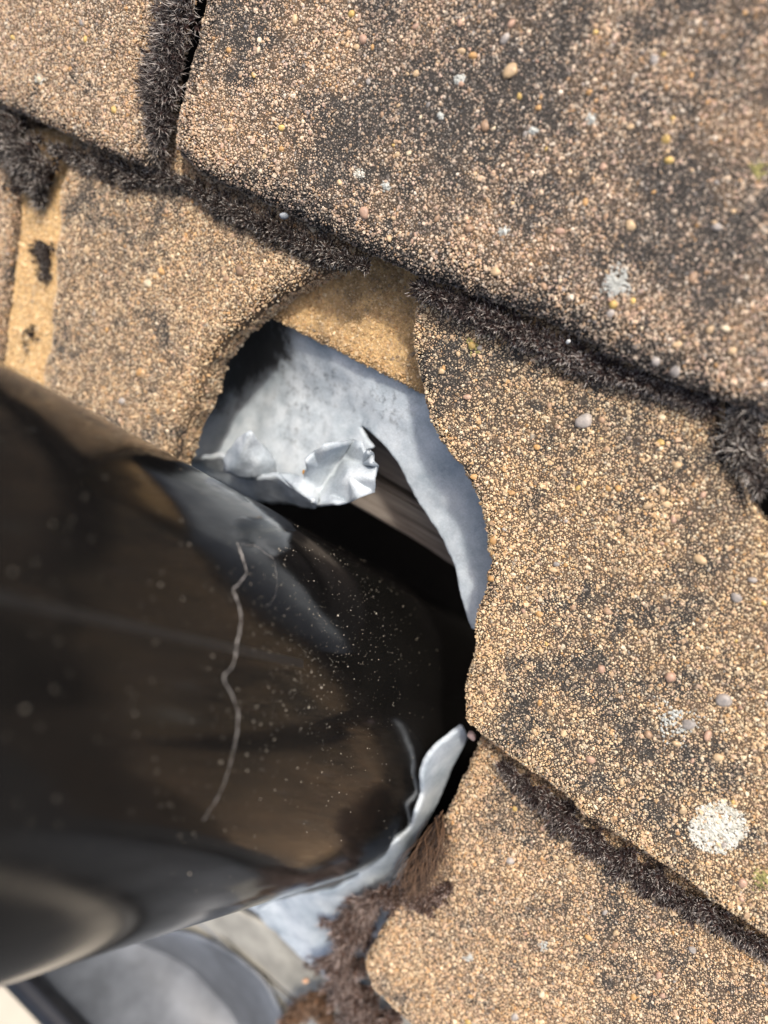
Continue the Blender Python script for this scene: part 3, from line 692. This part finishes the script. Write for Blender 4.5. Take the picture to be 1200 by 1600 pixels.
sheet('collar_strip',
      [(722, 1133), (700, 1148), (680, 1164), (661, 1188), (656, 1212), (659, 1238), (648, 1265), (640, 1291), (620, 1310), (590, 1321), (568, 1347), (560, 1366), (519, 1387), (480, 1394), (432, 1404), (399, 1420), (420, 1450), (492, 1475), (560, 1440), (598, 1392), (634, 1338), (662, 1290), (685, 1248), (706, 1198), (730, 1152)],
      [(720, 1136, -15), (680, 1165, -9.5), (657, 1212, -7.5), (648, 1265, -8), (620, 1310, -9), (568, 1347, -12.5), (519, 1388, -19), (432, 1404, -25), (733, 1152, -22), (706, 1200, -24), (682, 1250, -25), (648, 1310, -25), (600, 1385, -26), (540, 1440, -26), (492, 1475, -28), (420, 1450, -27)],
      M_LEAD, LEAD, 5, .0017, .0008, 110, 4.0, 1.4, label='rolled lead strip skirting the lower side of the pipe')
sheet('apron',
      [(360, 1405), (399, 1422), (430, 1452), (460, 1484), (494, 1516), (600, 1600), (700, 1560), (700, 1330), (600, 1380), (480, 1400)],
      [(360, 1405, -29), (399, 1422, -29), (494, 1516, -29), (600, 1600, -28), (700, 1330, -26), (480, 1420, -28)],
      M_LEAD, LEAD, 8, .002, .0004, 90, 5.0, 1.0, label='bright sunlit lead apron below the pipe')

# ------------------------------------------------------------------ vent pipe
PD = unit([535, 383, 1200])                       # down the pipe
def tangent_axis():
    a = unit(np.cross(PD, [0, 0, 1])); b2 = np.cross(PD, a)
    def p2(x, y):
        r = ray(x, y); q = np.array([r @ a, r @ b2]); return q / np.linalg.norm(q)
    q1, q2 = p2(140, 641), p2(300, 1447); ang = math.acos(q1 @ q2); mm_ = unit(q1 + q2); D = .055 / math.sin(ang / 2)
    return (mm_[0] * a + mm_[1] * b2) * D
PA = tangent_axis(); PR = .055
def cyl_hit(x, y, r=PR):
    d = unit(ray(x, y)); o = -PA
    dp = d - (d @ PD) * PD; op = o - (o @ PD) * PD
    A = dp @ dp; B2 = 2 * dp @ op; C = op @ op - r * r; disc = B2 * B2 - 4 * A * C
    if disc < 0: return None, None
    t = (-B2 - math.sqrt(disc)) / (2 * A); p = d * t
    q = p - PA; nrm = unit(q - (q @ PD) * PD)
    return p, nrm
PIPE = bpy.data.objects.new('vent_pipe', None); COL.objects.link(PIPE)
tag(PIPE, 'glossy black plastic vent pipe rising through the torn flashing', 'pipe')
base = PA + PD * .235
zax = Vector(Wd(-PD)); pq = zax.to_track_quat('Z', 'Y')
PIPE.location = W(base); PIPE.rotation_mode = 'QUATERNION'; PIPE.rotation_quaternion = pq
bpy.context.view_layer.update()
PM = Matrix.Translation(Vector(W(base))) @ pq.to_matrix().to_4x4(); PMI = PM.inverted()
NS, zs = 160, [-.42, -.2, -.1, 0, .1, .2, .3, .372, .3745, .375, .3742]
vs, fs = [], []
for k, z in enumerate(zs):
    r = PR if k < 8 else (PR - .0006, PR - .0016, PR - .0030)[k - 8]
    for i in range(NS): vs.append((r * math.cos(2 * math.pi * i / NS), r * math.sin(2 * math.pi * i / NS), z))
for z in (.36, -.42):
    for i in range(NS): vs.append(((PR - .0032) * math.cos(2 * math.pi * i / NS), (PR - .0032) * math.sin(2 * math.pi * i / NS), z))
for k in range(len(zs) + 1):
    for i in range(NS): fs.append((k * NS + i, k * NS + (i + 1) % NS, (k + 1) * NS + (i + 1) % NS, (k + 1) * NS + i))
link('tube', mesh_from('tube', vs, fs), M_PIPE, PIPE)
def pl(p): return PMI @ Vector(W(p))
# mould seam: a hair-thin raised line along the pipe
def tube_mesh(name, pts, rad, seg=6, attrs=None):
    pts = [Vector(p) for p in pts]; vs, fs = [], []
    for i, p in enumerate(pts):
        t = (pts[min(i + 1, len(pts) - 1)] - pts[max(i - 1, 0)]).normalized(); a = t.orthogonal().normalized(); b2 = t.cross(a)
        r = rad[i] if hasattr(rad, '__len__') else rad
        for k in range(seg): vs.append(p + (a * math.cos(2 * math.pi * k / seg) + b2 * math.sin(2 * math.pi * k / seg)) * r)
    for i in range(len(pts) - 1):
        for k in range(seg): fs.append((i * seg + k, i * seg + (k + 1) % seg, (i + 1) * seg + (k + 1) % seg, (i + 1) * seg + k))
    fs.append(tuple(range(seg))[::-1]); fs.append(tuple((len(pts) - 1) * seg + k for k in range(seg)))
    return mesh_from(name, vs, fs)
p0, n0 = cyl_hit(230, 984)
q0 = pl(p0); ang = math.atan2(q0.y, q0.x)
vs, fs = [], []
for i, z in enumerate(np.linspace(.095, .37, 80)):
    for k, (da, dr) in enumerate(((-.026, -.0002), (-.012, .00005), (.012, .00005), (.026, -.0002))):
        a = ang + da; r = PR + dr; vs.append((r * math.cos(a), r * math.sin(a), z))
for i in range(79):
    for k in range(3): fs.append((i * 4 + k, i * 4 + k + 1, i * 4 + k + 5, i * 4 + k + 4))
tag(link('mould_seam', mesh_from('mould_seam', vs, fs), M_SEAM, PIPE), 'faint raised moulding line along the pipe')
# dried root-like trails stuck to the pipe
def trail(pts, w0, w1, nm='dried_trail', lab=None):
    pts = np.array(pts, float); d = np.r_[0, np.cumsum(np.linalg.norm(np.diff(pts, axis=0), axis=1))]
    t = np.linspace(0, d[-1], int(d[-1] / 2.0) + 3); X = np.interp(t, d, pts[:, 0]); Y = np.interp(t, d, pts[:, 1])
    for arr, s in ((X, 1), (Y, 2)):
        for _ in range(3): arr[1:-1] = (arr[:-2] + arr[1:-1] + arr[2:]) / 3
        arr += np.array([1.6 * noise.noise(Vector((k * .17, s * 5.1, 0))) + 1.3 * noise.noise(Vector((k * .5, s * 3.3, 2))) for k in range(len(arr))])
    P3, rad = [], []
    for k, (x, y) in enumerate(zip(X, Y)):
        p, n_ = cyl_hit(x, y)
        if p is None: continue
        P3.append(pl(p)); f = k / len(X)
        rad.append((w0 + (w1 - w0) * f) * (.30 + 2.2 * abs(noise.noise(Vector((k * .09, 7.7, 0)))) + .5 * abs(noise.noise(Vector((k * .6, 1.7, 0))))) * .00058)
    o = link(nm, tube_mesh(nm, P3, rad), M_TRAIL, PIPE)
    if lab: tag(o, lab)
trail([(370, 848), (379, 872), (386, 892), (378, 908), (363, 921), (371, 940), (377, 965), (374, 990), (369, 1012), (365, 1040), (352, 1052), (349, 1062), (362, 1085), (372, 1110), (371, 1140), (366, 1170), (358, 1200), (350, 1225), (338, 1250), (318, 1282)], .26, .07, lab='pale squiggly dried trail on the pipe')
trail([(376, 850), (400, 853), (415, 864), (428, 874)], .07, .11)
trail([(428, 876), (434, 910), (428, 938), (415, 948)], .03, .04)
# dust: specks scattered over the pipe, densest by the hole
oct_v = np.array([[1, 0, 0], [-1, 0, 0], [0, 1, 0], [0, -1, 0], [0, 0, 1], [0, 0, -1], ], float); oct_f = np.array([(0, 2, 4), (2, 1, 4), (1, 3, 4), (3, 0, 4), (2, 0, 5), (1, 2, 5), (3, 1, 5), (0, 3, 5)])
VS, FS = [], []; k = 0; tries = 0
while k < 1300 and tries < 40000:
    tries += 1
    if rng.random() < .72: x, y = rng.normal(525, 75), rng.normal(985, 120)
    elif rng.random() < .5: x, y = rng.normal(430, 120), rng.normal(1150, 130)
    else: x, y = rng.uniform(0, 650), rng.uniform(640, 1420)
    if x > 690: continue
    p, n_ = cyl_hit(x, y)
    if p is None or p[2] > .31: continue
    r = .00004 * rng.lognormal(.25, .45)
    if rng.random() < .06: r = rng.uniform(.00008, .00014)
    P = W(p + n_ * r * .3) + oct_v * r * rng.uniform(.7, 1.4, (1, 3)); P = np.array([PMI @ Vector(t) for t in P])
    VS.append(P); FS.append(oct_f + 6 * k); k += 1
for (x, y, r) in [(295, 851, .45), (282, 850, .3), (360, 938, .30), (285, 936, .3), (253, 895, .25), (145, 607, .5), (68, 776, .5), (332, 1025, .36), (325, 1045, .32), (148, 1062, .55), (103, 1046, .5), (371, 1077, .3), (401, 1104, .34), (396, 1127, .34),
                  (386, 1204, .45), (296, 1365, .45), (250, 914, .4), (166, 904, .4), (175, 828, .4), (147, 728, .45), (152, 698, .45), (245, 1205, .3), (416, 1173, .3), (520, 860, .22), (580, 921, .25), (598, 978, .3), (585, 956, .28), (655, 1020, .3), (488, 859, .25), (523, 868, .25), (210, 1115, .4), (300, 1127, .3), (243, 1004, .3), (418, 987, .25), (443, 963, .2), (520, 1034, .25), (560, 1022, .25), (625, 1085, .25), (533, 1313, .3), (600, 1283, .28), (190, 1360, .4)]:
    p, n_ = cyl_hit(x, y)
    if p is None or x < 200: continue
    r *= .00042
    P = W(p + n_ * r * .3) + oct_v * r * rng.uniform(.7, 1.3, (1, 3)); P = np.array([PMI @ Vector(t) for t in P])
    VS.append(P); FS.append(oct_f + 6 * k); k += 1
tag(link('dust_specks', mesh_fast('dust_specks', np.vstack(VS), np.vstack(FS), smooth=True), M_DUST, PIPE), 'pale dust and sand specks on the black pipe', kind='stuff')

# ------------------------------------------------------------------ eaves: support tray and gutter
tag(sheet('eaves_tray', [(150, 1330), (330, 1400), (520, 1490), (700, 1620), (600, 1800), (430, 1590), (372, 1500), (300, 1460), (180, 1400)],
          [(150, 1330, -38), (330, 1400, -38), (520, 1500, -38), (700, 1620, -38), (300, 1460, -43), (430, 1560, -43), (600, 1800, -44)],
          M_TRAY, ROOF, 12, .002, .0004, 50, 6.0, 0), 'khaki eaves strip between the lead apron and the gutter')
GUT = bpy.data.objects.new('gutter', None); COL.objects.link(GUT)
tag(GUT, 'black gutter with dusty blue grey trough at the bottom left', 'gutter')
HD = unit(-YW * np.sign(YW @ SLP) * -1); HD = unit(SLP - (SLP @ ZW) * ZW)     # level, away from the roof
gi = at_h(372, 1496, -.040)                        # a point of the inner rim
GR = .033
def gut_mesh(name, radius, rim, thick, a0, a1, ns=40, length=(-.45, .40)):
    vs, fs = [], []; C = gi + HD * GR
    prof = [(radius * math.cos(math.radians(a)), radius * math.sin(math.radians(a))) for a in np.linspace(a0, a1, ns)]
    for t in length:
        for (x, z) in prof: vs.append(W(C + HD * x + ZW * z + CRS * t))
    n_ = len(prof)
    for i in range(n_ - 1): fs.append((i, i + 1, n_ + i + 1, n_ + i))
    me = mesh_from(name, vs, fs); return me
o = link('trough', gut_mesh('trough', GR, 0, 0, 180, 358), M_GUTIN, GUT); md = o.modifiers.new('t', 'SOLIDIFY'); md.thickness = .0012; md.offset = 0
o = link('outer_shell', gut_mesh('outer_shell', GR + .0032, 0, 0, 178, 362), M_GUT, GUT); md = o.modifiers.new('t', 'SOLIDIFY'); md.thickness = .0012; md.offset = 0
for nm, sgn, col_ in (('outer_rim', 1, M_GUT),):
    C = gi + HD * GR + HD * sgn * (GR + .0016 + (.003 if sgn > 0 else 0)) + ZW * .001
    o = link(nm, tube_mesh(nm, [W(C + CRS * t) for t in np.linspace(-.45, .40, 12)], .0026 if sgn < 0 else .0065, 14), col_, GUT)

sheet('liner', [(215, 1440), (300, 1457), (335, 1471), (372, 1494), (404, 1522), (428, 1552), (443, 1588), (448, 1640), (440, 1720), (300, 1760), (118, 1548), (150, 1470)],
      [(215, 1440, -37), (300, 1457, -37), (372, 1494, -37), (428, 1552, -37), (448, 1640, -37), (118, 1548, -57), (200, 1530, -66), (260, 1600, -68), (300, 1520, -53), (360, 1580, -51), (300, 1760, -60)],
      M_GUTIN, GUT, 9, .0022, .0008, 40, 8.0, .3, label='dusty blue grey liner with a rounded edge')
# ------------------------------------------------------------------ moss
def height_at(x, y, hs): return hs
def moss(label, centre, mat, base_h, length=1.0, dens=1.0, seed=1.0, hair=1.0, bulge=2.2, group='moss growing in the tile joints', spread=1.0):
    """centre: list of (x, y, half width px, height offset mm) along the joint; base_h: height in mm or tile plane name"""
    C = np.array([c[:3] for c in centre], float); hof = np.array([c[3] for c in centre], float)
    d = np.r_[0, np.cumsum(np.linalg.norm(np.diff(C[:, :2], axis=0), axis=1))]
    root = bpy.data.objects.new('moss_clump', None); COL.objects.link(root)
    tag(root, label, 'moss', group)
    def frame(t):
        x = np.interp(t, d, C[:, 0]); y = np.interp(t, d, C[:, 1]); w = np.interp(t, d, C[:, 2]); h = np.interp(t, d, hof)
        e = 3.0; dx = np.interp(t + e, d, C[:, 0]) - np.interp(t - e, d, C[:, 0]); dy = np.interp(t + e, d, C[:, 1]) - np.interp(t - e, d, C[:, 1])
        L = math.hypot(dx, dy) + 1e-9
        return x, y, w, h, -dy / L, dx / L
    c_mid = at_h(*C[len(C) // 2][:2], 0)
    root.location = W(c_mid); off0 = np.array(W(c_mid))
    # cushion
    nt_ = max(6, int(d[-1] / 6)); na = 9; vs, fs = [], []
    for i in range(nt_ + 1):
        t = d[-1] * i / nt_; x, y, w, h, nx, ny = frame(t)
        tap = min(1, .35 + 3.0 * min(i, nt_ - i) / nt_)
        w = w * max(.10, .58 + .85 * noise.noise(Vector((t * .035, seed, 0)))) * tap
        for k in range(na):
            f = -1 + 2 * k / (na - 1); hh = h + bulge * (1 - f * f) * .75 * tap - 1.5 + 1.0 * noise.noise(Vector((t * .05, f * 2, seed)))
            vs.append(W(at_h(x + nx * w * f * .85, y + ny * w * f * .85, hh / 1000)) - off0)
    for i in range(nt_):
        for k in range(na - 1): fs.append((i * na + k, i * na + k + 1, (i + 1) * na + k + 1, (i + 1) * na + k))
    link('cushion', mesh_from('cushion', vs, fs), M_CUSH, root)
    # leafy shoots ending in pale hair points
    area = float(np.sum(np.diff(d) * (C[:-1, 2] + C[1:, 2]))); n = int(area * dens * .040)
    V, T, AT, RN = [], [], [], []; k = 0
    for i in range(n):
        t = rng.uniform(0, d[-1]); x, y, w, h, nx, ny = frame(t)
        w = w * max(.10, .58 + .85 * noise.noise(Vector((t * .035, seed, 0)))) * min(1, .35 + 3.0 * min(t, d[-1] - t) / d[-1])
        f = np.clip(rng.normal(0, .55), -1.15, 1.15)
        hh = h + bulge * (1 - min(1, f * f)) * .75 - 1.2 + 1.2 * noise.noise(Vector((t * .05, f * 2, seed)))
        px_, py_ = x + nx * w * f, y + ny * w * f
        base_ = at_h(px_, py_, hh / 1000)
        side = (nx * np.array([1, 0, 0]) + ny * np.array([0, 1, 0]))
        ax = unit(NRM + side * f * .55 * spread + rng.normal(0, .30, 3))
        a1 = unit(np.cross(ax, rng.normal(0, 1, 3))); a2 = np.cross(ax, a1)
        sl_ = rng.uniform(.9, 2.0) * .001 * length; nb = int(rng.integers(7, 11)); rn = rng.random() * (.6 + .4 * rng.random())
        for b_ in range(nb):
            fz = (b_ + .5) / nb; an = b_ * 2.4 + rng.normal(0, .25)
            o0 = base_ + ax * sl_ * fz * 1.0
            el = .35 + .75 * fz
            dr = unit((a1 * math.cos(an) + a2 * math.sin(an)) * math.cos(el) + ax * math.sin(el) + rng.normal(0, .12, 3))
            ln = rng.uniform(.7, 1.3) * .00125 * length; wd = ln * .15
            sd = unit(np.cross(dr, ax) + 1e-6) * wd
            hl = ln * rng.uniform(.3, 1.0) * hair
            tipd = unit(dr + rng.normal(0, .25, 3)); hw = sd * .34
            q = [o0 - sd * .7, o0 + sd * .7, o0 + dr * ln * .55 - sd, o0 + dr * ln * .55 + sd, o0 + dr * ln - hw, o0 + dr * ln + hw, o0 + dr * ln + tipd * hl]
            V.extend(q); T.extend([(k, k + 1, k + 3), (k, k + 3, k + 2), (k + 2, k + 3, k + 5), (k + 2, k + 5, k + 4), (k + 4, k + 5, k + 6)])
            AT.extend([0, 0, .35, .35, .8, .8, 1]); RN.extend([rn] * 7); k += 7
    if n:
        V = W(np.array(V)) - off0
        tag(link('shoots', mesh_fast('shoots', V, np.array(T), {'t': AT, 'rnd': RN}), mat, root), kind='stuff')
    return root
moss('thick hoary moss strip in the upright joint at the top', [(306, -40, 30, -4), (281, 15, 36, -2), (266, 60, 39, -1.5), (254, 110, 36, -1.5), (248, 150, 32, -2), (246, 190, 26, -3), (248, 225, 20, -5), (250, 262, 20, -8)], M_MOSS, 0, 1.1, 1.15, 1.0, 1.6, 3.0)
moss('wide hoary moss mound at the left edge over the orange strip', [(-30, 190, 30, -6), (10, 215, 45, -6), (45, 250, 52, -6), (60, 285, 40, -8), (70, 318, 16, -12)], M_MOSS_G, 0, 1.2, 1.1, 2.0, 1.35, 5.0)
moss('moss line under the small top left tile', [(85, 232, 14, -8), (130, 250, 19, -8), (175, 268, 20, -8), (225, 280, 20, -8), (262, 278, 20, -8), (295, 290, 14, -9)], M_MOSS_G, 0, 1.0, 1.1, 3.0, 1.0, 3.0)
moss('moss line running from the joint down to the hole', [(290, 282, 16, -8), (330, 310, 18, -8), (380, 338, 19, -8), (430, 362, 18, -8), (480, 385, 18, -8), (520, 402, 20, -7), (560, 412, 14, -7), (578, 416, 6, -8)], M_MOSS_G, 0, 1.0, 1.25, 4.0, .7, 3.0)
moss('dark brown moss fringe above the big sunlit tile', [(650, 446, 16, -8), (690, 466, 22, -7), (735, 486, 22, -7), (790, 508, 20, -7.5), (840, 532, 22, -7.5), (890, 556, 20, -8), (940, 578, 15, -8.5), (1000, 596, 8, -9), (1060, 618, 7, -9.5), (1110, 636, 8, -9.5)], M_MOSS, 0, 1.1, 1.3, 5.0, .8, 2.6)
moss('hoary tufts in the open joint at the right edge', [(1206, 545, 14, -5), (1192, 600, 18, -6), (1162, 645, 28, -9), (1152, 685, 30, -9.5), (1170, 725, 24, -9.5), (1188, 762, 18, -8.5)], M_MOSS_G, 0, 1.25, .8, 6.0, 1.5, 2.0)
moss('long narrow moss seam crossing the lower right', [(785, 1192, 10, -7.5), (815, 1222, 20, -7.5), (860, 1262, 27, -7.5), (910, 1302, 26, -7.5), (960, 1340, 25, -7.5), (1010, 1372, 24, -7.5), (1060, 1400, 21, -7.5), (1110, 1430, 17, -7.5), (1160, 1460, 13, -7.5), (1230, 1500, 11, -7.5)], M_MOSS, 0, 1.0, 1.35, 7.0, .8, 3.0)
moss('big brown moss cushion between the apron and the pointed tile corner', [(590, 1395, 40, -16), (560, 1430, 55, -17), (540, 1475, 48, -17), (535, 1520, 45, -18), (552, 1560, 55, -18), (590, 1612, 66, -18), (640, 1660, 60, -18)], M_MOSS_B, 0, 1.35, .95, 8.0, 1.2, 6.0)
moss('brown moss at the foot of the dried tuft', [(596, 1392, 30, -10), (632, 1412, 38, -6), (672, 1408, 34, -5), (706, 1376, 16, -6)], M_MOSS_B, 0, 1.1, 1.2, 9.0, .6, 3.0)
moss('rusty orange moss tuft at the bottom border', [(445, 1600, 22, -30), (475, 1572, 26, -28), (500, 1560, 26, -26), (520, 1600, 30, -26)], M_MOSS_O, 0, 1.3, 1.0, 10.0, .5, 5.0)
moss('tiny dark moss tuft in a pit on the large top tile', [(534, 197, 6, -3.2), (538, 210, 8, -2.8), (540, 222, 6, -3.2)], M_MOSS, 0, .6, 1.8, 11.0, .5, 1.2, group=None)
moss('upper dark moss spot on the bright orange strip', [(60, 376, 15, -7.6), (68, 405, 22, -7.4), (76, 440, 17, -7.6)], M_MOSS_G, 0, .7, 1.5, 12.0, .6, 1.5, group=None)
moss('lower dark moss spot on the bright orange strip', [(54, 508, 14, -6.5), (48, 540, 22, -6.5), (42, 580, 20, -7)], M_MOSS_G, 0, .7, 1.5, 13.0, .6, 1.5, group=None)

# dried tuft of fibres hanging from under the tile edge
root = bpy.data.objects.new('dried_moss_tuft', None); COL.objects.link(root)
tag(root, 'fan of dry brown fibres beside the lower tile', 'dry moss')
c0 = at_h(650, 1350, -.01); root.location = W(c0); off0 = np.array(W(c0))
V, T, AT, RN = [], [], [], []; k = 0
for i in range(520):
    s = rng.random() ** .8; x0 = 694 - 46 * s + rng.normal(0, 5); y0 = 1276 + 74 * s + rng.normal(0, 6)
    ln = rng.uniform(45, 112) * (1 - .25 * s); an = rng.normal(-.12, .26) - .12 * s
    x1 = x0 + ln * math.sin(an); y1 = y0 + ln * math.cos(an)
    h0 = rng.uniform(-13, -6); h1 = rng.uniform(-6, 1.0); rn = rng.random(); bend = rng.normal(0, 8); kink = rng.normal(0, 5); kf = rng.uniform(5, 11)
    prev = None; seg = 10
    for j in range(seg + 1):
        f = j / seg; x = x0 + (x1 - x0) * f + bend * math.sin(f * 3.14) + kink * math.sin(f * kf) * f; y = y0 + (y1 - y0) * f; h = h0 + (h1 - h0) * f + 3.0 * math.sin(f * 3.14)
        p = at_h(x, y, h / 1000); wv = np.array([1, .4, 0]) * .00010 * rng.uniform(.7, 1.2) * (1.1 - .75 * f)
        V.extend([p - wv, p + wv]); AT.extend([f, f]); RN.extend([rn, rn])
        if j: T.extend([(k - 2, k - 1, k + 1), (k - 2, k + 1, k)])
        k += 2
tag(link('fibres', mesh_fast('fibres', W(np.array(V)) - off0, np.array(T), {'t': AT, 'rnd': RN}), M_FIBRE, root), kind='stuff')

# ------------------------------------------------------------------ loose crumbs
def crumb(name, label, x, y, h, rpx, col, k):
    p = at_h(x, y, h / 1000); r = rpx * p[2] / F
    o = bpy.data.objects.new(name, PEB[k]); COL.objects.link(o); o.location = W(p); o.scale = (r,) * 3
    o.rotation_euler = (random.uniform(0, 3), random.uniform(0, 3), random.uniform(0, 3)); o.color = (*col, 1)
    tag(o, label, 'stone')
crumb('sand_crumb', 'single orange sand grain lying on the folded lead ear', 475, 738, -9.5, 4.5, (.55, .30, .08), 2)
crumb('stone_chip', 'blue grey stone chip caught in the moss above the hole', 444, 337, -3.5, 9, (.26, .29, .32), 1)
crumb('stone_chip', 'small white chip in the fringe under the large tile', 888, 534, -4, 5, (.7, .72, .7), 1)
crumb('stone_chip', 'orange chip on the brown moss by the apron', 478, 1532, -22, 6, (.6, .36, .22), 0)
crumb('stone_chip', 'pinkish chip wedged at the tip of the lead strip', 737, 1150, -10, 8, (.33, .24, .22), 0)
print('grains', sum(t['n'] for t in TILES.values()))
